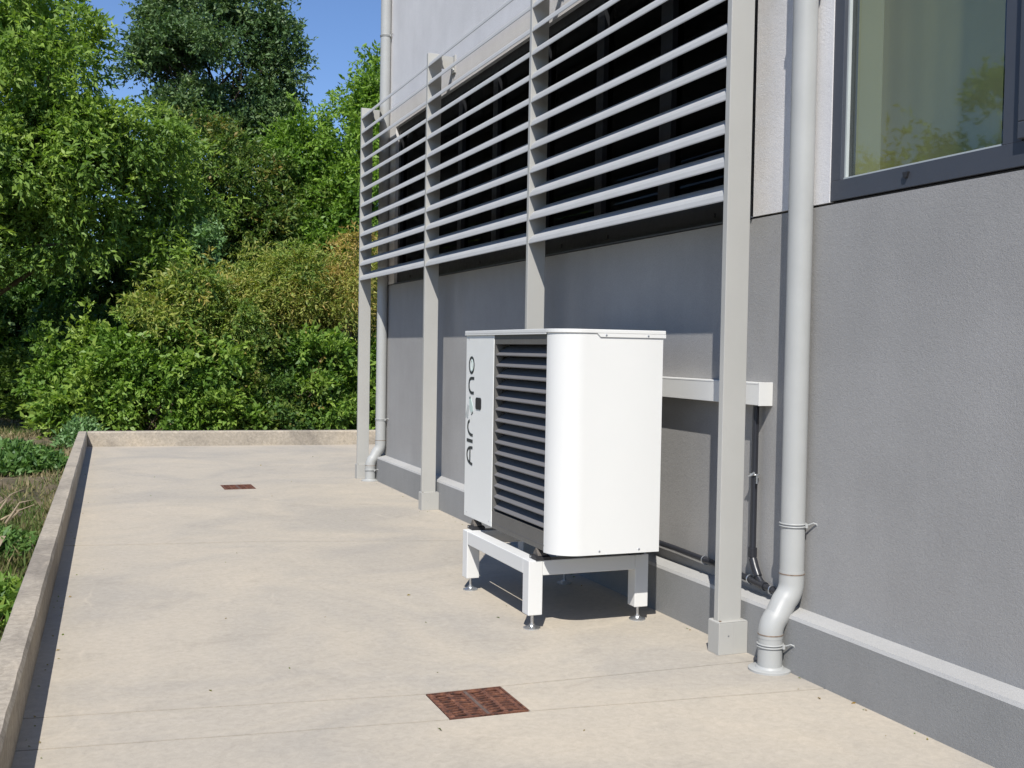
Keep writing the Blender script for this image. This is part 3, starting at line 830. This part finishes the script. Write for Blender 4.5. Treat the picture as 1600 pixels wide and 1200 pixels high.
def tree(name, base, lobes, label, cat, mat, bark, leaf, width, clumps, twigs, leaves, clump_r=.5, twig_len=.4, droop=.2, trunk_r=.18, seed=1,
         limbs=24, shell=.55, group=None, stems=1, tmul=1.0, tadd=0.0, sub=8, shoots=.22):
    rng = np.random.RandomState(seed); r = random.Random(seed)
    big = lobes; lobes = burst(lobes, sub, seed + 500)
    T = thing(name, base, label, cat, group)
    C, P, D, tint = crown_points(rng, lobes, clumps, clump_r, twigs, leaves, twig_len, droop, shell)
    # stray shoots standing out of the outline
    ns = int(clumps * shoots)
    if ns:
        _, P2, D2, t2 = crown_points(rng, lobes, ns, clump_r * .35, 3, int(leaves * 2.2), twig_len * 2.4, droop * .6, .9)
        P = np.concatenate([P, P2]); D = np.concatenate([D, D2]); tint = np.concatenate([tint, np.clip(t2 + .15, 0, 1)])
    keep = P[:, 2] > base[2] + .02
    P, D, tint = P[keep], D[keep], tint[keep]
    n = len(P); ln = leaf * (.45 + 1.0 * rng.rand(n) ** 1.3); wd = ln * width
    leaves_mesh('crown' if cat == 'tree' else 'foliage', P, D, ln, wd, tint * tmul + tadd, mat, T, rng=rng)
    m = MB(); b = Vector(base)
    lc = [Vector(l[:3]) for l in big]
    mean = sum(lc, Vector()) / len(lc)
    tips = []
    for sidx in range(stems):
        bb = b + Vector((r.uniform(-1, 1), r.uniform(-1, 1), 0)) * (0 if stems == 1 else .35)
        tgt = (mean if stems == 1 else lc[sidx % len(lc)].lerp(mean, .3))
        top = Vector((tgt.x, tgt.y, max(base[2] + .3, tgt.z)))
        pts = []
        for i in range(7):
            t = i / 6; p = bb.lerp(top, t); p += Vector((math.sin(t * 5 + sidx), math.cos(t * 4 + sidx), 0)) * .12 * t * (1 - t * .3) * min(1, trunk_r * 8); pts.append(p)
        m.tube(pts, [trunk_r * (1 - .6 * i / 6) for i in range(7)], 9)
        tips.append(pts)
    for i in range(limbs):
        pts = tips[i % stems]; s0 = pts[r.choice([2, 3, 4, 5, 6])]
        c = Vector(C[r.randrange(len(C))])
        mid = s0.lerp(c, .5) + Vector((r.uniform(-.3, .3), r.uniform(-.3, .3), r.uniform(-.1, .35)))
        q1 = s0.lerp(mid, .5) + Vector((r.uniform(-.1, .1), r.uniform(-.1, .1), .05)); q2 = mid.lerp(c, .5)
        rr_ = trunk_r * .36
        m.tube([s0, q1, mid, q2, c], [rr_, rr_ * .8, rr_ * .6, rr_ * .4, rr_ * .15], 6)
    m.build('trunk' if cat == 'tree' else 'stem', bark, T, smooth=True)
    return T

GZ = -.62
# tall trees, ordered left to right
tree('tree', (-4.2, 29, GZ), [(-3.6, 28.5, 7.6, 3.9, 3.0, 4.6), (-1.0, 27.6, 6.2, 2.1, 1.8, 2.1), (.2, 27.5, 5.6, 2.1, 1.5, 1.7), (1.2, 27.9, 6.2, 1.3, 1.1, 1.7), (1.3, 28.2, 4.4, 1.1, 1.0, 1.2), (-1.9, 27.0, 4.4, 1.9, 1.5, 1.2), (-1.2, 29, 9.0, 1.3, 1.6, 1.5)],
     'big yellow green tree at the left, its drooping boughs over a dark hollow', 'tree', M['leafA'], M['bark'], .16, .36, 520, 25, 9, .42, .36, .40, .24, 11, 46, .5)
tree('tree', (4.0, 38.5, GZ), [(4.1, 38, 12.2, 2.7, 2.4, 2.0), (2.6, 38, 11.2, 1.3, 1.4, 1.2), (5.9, 38, 11.0, 1.3, 1.4, 1.5), (6.2, 38, 9.3, 1.0, 1.2, 1.0), (4.9, 37.6, 8.9, 1.5, 1.2, .9), (2.9, 37.8, 9.0, 1.0, 1.0, .7), (3.9, 37.6, 9.5, 1.2, 1.2, .7)],
     'dark blue green tree standing tallest in the middle with sky showing through its limbs', 'tree', M['leafB'], M['darkbark'], .145, .5, 430, 26, 8, .40, .34, -.02, .15, 12, 30, .35)
tree('tree', (7.6, 32.5, GZ), [(8.3, 32, 8.3, 1.1, 1.2, 2.6), (7.0, 31.6, 6.6, 1.4, 1.3, 2.2), (6.4, 31.2, 4.8, 1.3, 1.2, 1.7), (8.0, 31.4, 5.2, 1.5, 1.2, 2.2), (6.1, 32.2, 6.6, 1.1, 1.0, 1.5)],
     'bright fresh green tree beside the louvre screen at the far end', 'tree', M['leafC'], M['bark'], .155, .42, 330, 24, 9, .34, .38, .10, .15, 13, 36, .5)
tree('tree', (4.4, 32, GZ), [(4.3, 31.4, 5.6, 1.6, 1.2, 1.9), (3.6, 31.2, 6.4, 1.0, 1.0, 1.2), (5.2, 31.2, 5.4, 1.0, 1.0, 1.6), (4.2, 31, 4.0, 1.6, 1.2, 1.2)],
     'dark olive tree with brown tinged tips below the tall dark tree', 'tree', M['leafD'], M['darkbark'], .14, .38, 210, 22, 8, .34, .34, .05, .13, 14, 36, .45)
tree('tree', (2.1, 29.8, GZ), [(1.9, 29.5, 6.2, 1.1, .9, 1.3), (2.4, 29.3, 4.8, 1.1, .9, 1.5), (1.5, 29.3, 4.4, 1.0, .9, 1.5)],
     'slender pale stemmed tree with thin yellow green leaves right of the big left tree', 'tree', M['leafA'], M['palebark'], .15, .3, 80, 16, 8, .36, .36, .25, .04, 15, 26, .5, stems=6)
tree('tree', (2.9, 28.4, GZ), [(2.9, 28.0, 4.3, .2, .3, .8), (3.0, 28.0, 3.3, .35, .4, .8), (2.8, 28, 2.6, .5, .4, .5)],
     'young grey green tree with small pale leaves in the middle of the hedge', 'tree', M['leafE'], M['bark'], .12, .5, 50, 20, 8, .24, .25, .0, .03, 16, 14, .3, stems=2)
# shrubs, middle band
tree('feathery_shrub', (5.8, 27.6, GZ), [(5.9, 27.2, 3.0, 1.2, .9, .8), (6.5, 27.2, 3.5, .7, .7, .7), (5.0, 27, 2.8, 1.0, .8, .7)],
     'feathery shrub turning orange beside the far end of the louvre screen', 'shrub', M['leafF'], M['bark'], .11, .24, 76, 36, 12, .27, .5, .6, .05, 21, 16, .5, stems=4, tadd=.22, shoots=.5)
tree('feathery_shrub', (4.0, 27.2, GZ), [(4.1, 26.9, 3.0, 1.1, .8, .7), (3.3, 26.7, 2.8, .9, .7, .6), (4.8, 26.9, 3.4, .8, .7, .6)],
     'feathery olive and green shrub left of the orange tinted one', 'shrub', M['leafF'], M['bark'], .12, .26, 68, 34, 12, .27, .5, .6, .05, 22, 16, .5, stems=4, tadd=-.12, shoots=.5)
tree('feathery_shrub', (2.5, 27.2, GZ), [(2.4, 26.8, 2.9, .7, .7, .6), (2.1, 26.6, 2.2, .9, .7, .6)],
     'yellow green shrub under the young grey green tree', 'shrub', M['leafF'], M['bark'], .15, .3, 60, 26, 9, .30, .42, .3, .05, 23, 14, .5, stems=3, tadd=-.1, shoots=.5)
# low bushes along the far parapet
BG = 'low green bushes behind the far parapet'
low = [(-3.0, 35.0, 1.3, 1.7, 'leafG', .0, 'sprawling bush at the far left under the hollow of the big tree'),
       (-1.3, 34.0, 1.3, 1.6, 'leafA', -.1, 'brownish green bush left of the corner of the parapets'),
       (0.2, 27.0, 1.3, 1.55, 'leafG', .1, 'bright green bush right behind the corner of the parapets'),
       (1.6, 26.4, 1.2, 1.7, 'leafC', -.05, 'fresh green bush a little right of the parapet corner'),
       (3.0, 26.2, 1.2, 1.45, 'leafG', .05, 'glossy green bush behind the middle of the far parapet'),
       (4.3, 26.2, 1.2, 1.7, 'leafD', -.05, 'dull olive green bush behind the far parapet, left of the last one'),
       (5.6, 26.4, 1.2, 1.6, 'leafG', .0, 'dense green bush behind the far parapet next to the first steel post'),
       (7.2, 27.0, 1.4, 1.5, 'leafG', .0, 'green bush behind the corner downpipe at the far end')]
for i, (x, y, w, h, mt, ta, lab) in enumerate(low):
    tree('bush', (x, y, GZ), [(x, y, h * .45 + GZ + .45, w, .9, h * .75), (x + .4, y - .35, h * .25 + GZ + .3, w * .8, .7, h * .5), (x - .5, y + .1, h * .75 + GZ + .4, w * .6, .7, h * .6)],
         lab, 'bush', M[mt], M['bark'], [.13, .12, .15, .125, .155, .11, .14, .13][i], .48, 66, 30, 8, .24, .30, .08, .04, 40 + i, 14, .6, shoots=.5, stems=3, tadd=ta, group=BG)
# darker shrubs in the hollow and behind
fill = [(-7.5, 33, 2.6, 3.0, 'shaded bush at the back of the wood, outside left'), (-4.6, 36.8, 2.4, 3.6, 'shaded shrub deep in the hollow below the big tree'),
        (-1.8, 36.5, 2.4, 3.8, 'shaded shrub behind the boughs of the big tree'), (1.2, 33.6, 1.8, 3.9, 'dark shrub behind the pale stemmed tree'),
        (3.3, 34.5, 2.0, 4.2, 'dark shrub behind the olive tree'), (6.0, 34.5, 2.0, 4.0, 'dark shrub behind the bright green tree'), (9.0, 34, 2.2, 4.0, 'dark shrub behind the building corner'),
        (0.6, 31.4, 1.2, 1.8, 'low dark shrub in the shade of the big tree'),
        (-6, 38, 3.2, 5.0, 'dark thicket far back at the left'), (-1.5, 38, 3.2, 5.0, 'dark thicket far back behind the hollow'), (-10.5, 36, 3.2, 5.0, 'dark thicket outside the frame on the left'), (3.0, 40, 3.2, 5.0, 'dark thicket behind the tall dark tree'), (8, 38, 3.0, 5.0, 'dark thicket behind the bright green tree')]
for i, (x, y, w, h, lab) in enumerate(fill):
    tree('shrub', (x, y, GZ), [(x, y, h * .5, w, 1.1, h * .62), (x + .5, y, h * .9, w * .7, 1.0, h * .45)], lab, 'shrub', M['leafH'], M['darkbark'], .22, .45, 150, 13, 7, .55, .4, .1, .07, 60 + i, 14, .35, stems=3,
         group='shaded shrubs at the back of the wood')
# trees outside the frame that the window pane mirrors
for i, (x, y, h) in enumerate([(-12.5, 19.5, 7.0), (-14.5, 27, 6.0), (-23, 33, 8.5), (13, 36, 8.5), (-17, 18, 7.2)]):
    tree('tree', (x, y, GZ), [(x, y, h * .62, 3.2, 3.0, h * .42), (x + 1.6, y, h * .45, 2.2, 2.2, h * .3)],
         ['broad green tree outside the frame on the left', 'second broad tree outside the frame on the left', 'far tree outside the frame on the left', 'tree behind the building', 'leftmost tree, mirrored by the window'][i],
         'tree', M['leafA'] if i % 2 else M['leafG'], M['bark'], .19, .42, 110, 36, 9, .6, .5, .1, .20, 80 + i, 26, .5)

# weeds left of the parapet
def patch(name, cx, cy, rx, ry, h, n, leaf, mat, seed, label, up=.5, width=.4):
    rng = np.random.RandomState(seed)
    T = thing(name, (cx, cy, GZ), label, 'plant')
    u = rng.normal(size=(n // 8, 2)); u *= (rng.rand(n // 8)[:, None] ** .5) / np.linalg.norm(u, axis=1, keepdims=True)
    base = np.stack([cx + u[:, 0] * rx, cy + u[:, 1] * ry], 1)
    hh = h * np.sqrt(np.clip(1.05 - (u ** 2).sum(1), 0, 1)) * (.6 + .5 * rng.rand(len(u)))
    P = np.repeat(base, 8, 0); H = np.repeat(hh, 8) * (.25 + .75 * rng.rand(len(P)))
    pos = np.stack([P[:, 0] + rng.randn(len(P)) * .07, P[:, 1] + rng.randn(len(P)) * .07, GZ + H], 1)
    D = rng.normal(size=(len(P), 3)); D[:, 2] = np.abs(D[:, 2]) * .5 + up
    ln = leaf * (.6 + .8 * rng.rand(len(P)))
    leaves_mesh('foliage', pos, D, ln, ln * width, rng.rand(len(P)) * .6 + .4 * np.repeat(rng.rand(len(u)), 8), mat, T, rng=rng)
    m = MB(); r = random.Random(seed)
    for i in range(26):
        k = r.randrange(len(base)); x, y = base[k]
        m.tube([(x, y, GZ - .05), (x + r.uniform(-.05, .05), y, GZ + hh[k] * .6), (x + r.uniform(-.1, .1), y + r.uniform(-.1, .1), GZ + hh[k])], [.008, .006, .003], 5)
    m.build('stem', M['palebark'], T)
patch('weeds', -1.35, 20.6, 1.15, 1.4, .46, 11000, .12, M['leafH'], 101, 'dark green leafy weed patch just left of the far corner of the parapet')
patch('weeds', .1, 24.3, .42, .6, .62, 3000, .12, M['leafE'], 102, 'small blue green weed clump behind the corner where the parapets meet')
patch('weeds', -1.0, 9.6, .7, .8, .34, 5200, .10, M['leafG'], 103, 'broad leaved green weeds at the lower left edge of the picture', .3, .3)
patch('weeds', -.95, 12.6, .5, .7, .24, 2200, .09, M['leafH'], 104, 'low light green weeds left of the middle of the parapet', .3, .3)
patch('weeds', -2.9, 16.5, .9, 1.0, .4, 2500, .13, M['leafG'], 105, 'loose green weeds out on the rough ground', .4)

def blades(name, n, xr, yr, hmin, hmax, seed, tlo, thi, wid):
    rng = np.random.RandomState(seed)
    tn = n // 7
    bx = xr[0] + (xr[1] - xr[0]) * rng.rand(tn); by = yr[0] + (yr[1] - yr[0]) * rng.rand(tn) ** 1.3
    ok = bx < PX(by) - .17; ok |= by > 18.4
    bx, by = bx[ok], by[ok]
    k = np.repeat(np.arange(len(bx)), 7)
    pos = np.stack([bx[k] + rng.randn(len(k)) * .05, by[k] + rng.randn(len(k)) * .05, np.full(len(k), GZ - .02)], 1)
    edge = PX(pos[:, 1]) - .15
    pos[:, 0] = np.where(pos[:, 1] < 18.3, np.minimum(pos[:, 0], edge), pos[:, 0])
    D = rng.normal(size=(len(k), 3)) * .45; D[:, 2] = np.abs(D[:, 2]) + .55
    D[:, 0] = np.where(pos[:, 0] > edge - .2, np.minimum(D[:, 0], .05), D[:, 0])
    ln = hmin + (hmax - hmin) * rng.rand(len(k)) ** 1.6
    patchn = (np.sin(bx * 1.9 + 1) * np.sin(by * .9) + 1) / 2
    tint = tlo + (thi - tlo) * np.clip(.6 * patchn[k] + .55 * rng.rand(len(k)), 0, 1)
    o = leaves_mesh(name, pos, D, ln, np.full(len(k), wid) * (.6 + .8 * rng.rand(len(k))), tint, M['grass'], None, .1, rng)
    o['kind'] = 'stuff'; o['label'] = 'rough grass with green and straw coloured blades beside the terrace'; 
    return o
blades('grass', 30000, (-5.5, 0.2), (4.5, 30), .05, .24, 201, .0, .95, .016)
blades('grass', 26000, (-6, 9), (19, 36), .05, .20, 202, .45, 1.0, .03)
blades('grass', 9000, (-2.0, -.3), (6, 16), .05, .20, 203, .0, .75, .022)

# a little grit and leaf litter blown against the walls
rng = np.random.RandomState(77)
n = 150
lx_ = np.where(rng.rand(n) < .6, 3.32 - np.abs(rng.randn(n)) * .10, rng.rand(n) * 3.3)
ly_ = 2.5 + rng.rand(n) ** 1.4 * 14
lx_ = np.where(rng.rand(n) < .35, PX(ly_) + .02 + np.abs(rng.randn(n)) * .08, lx_)
okk = ~((lx_ > 3.13) & (np.min(np.abs(ly_[:, None] - np.array([4.59, 4.93, 7.66, 10.3, 12.72])[None]), 1) < .16))
lx_, ly_ = lx_[okk], ly_[okk]; n = len(lx_)
D = rng.normal(size=(n, 3)); D[:, 2] = .12 * np.abs(D[:, 2])
lit = leaves_mesh('litter', np.stack([lx_, ly_, np.full(n, .003)], 1), D, .008 + .022 * rng.rand(n) ** 2, .005 + .012 * rng.rand(n) ** 2, .5 + .5 * rng.rand(n), M['leafD'], None, rng=rng)
lit['kind'] = 'stuff'; lit['label'] = 'tiny dry leaf scraps and grit scattered on the terrace'

# dead twigs and a rag of pale litter beside the parapet
tw = thing('dead_branch', (-.72, 15.2, GZ), 'dry pale branch lying forked in the grass left of the parapet', 'branch')
m = MB(); r = random.Random(9)
for i in range(9):
    a = Vector((-.95 + r.uniform(-.2, .2), 14.6 + r.uniform(-.4, .4), GZ + .04)); b = a + Vector((r.uniform(-.1, .55), r.uniform(-.2, 1.2), r.uniform(.1, .4)))
    m.tube([a, a.lerp(b, .5) + Vector((0, 0, r.uniform(.0, .12))), b], [.016, .011, .004], 6)
m.build('twig', M['palebark'], tw, smooth=True)
lf = MB(); lf.add([(-.86, 12.0, -.50), (-.72, 11.95, -.46), (-.68, 12.25, -.40), (-.80, 12.42, -.44), (-.90, 12.2, -.38)], [(0, 1, 4), (1, 2, 4), (2, 3, 4)])
o = lf.build('dry_leaf', M['palebark'], None, label='large dry pale leaf lying in the grass by the parapet', cat='leaf')
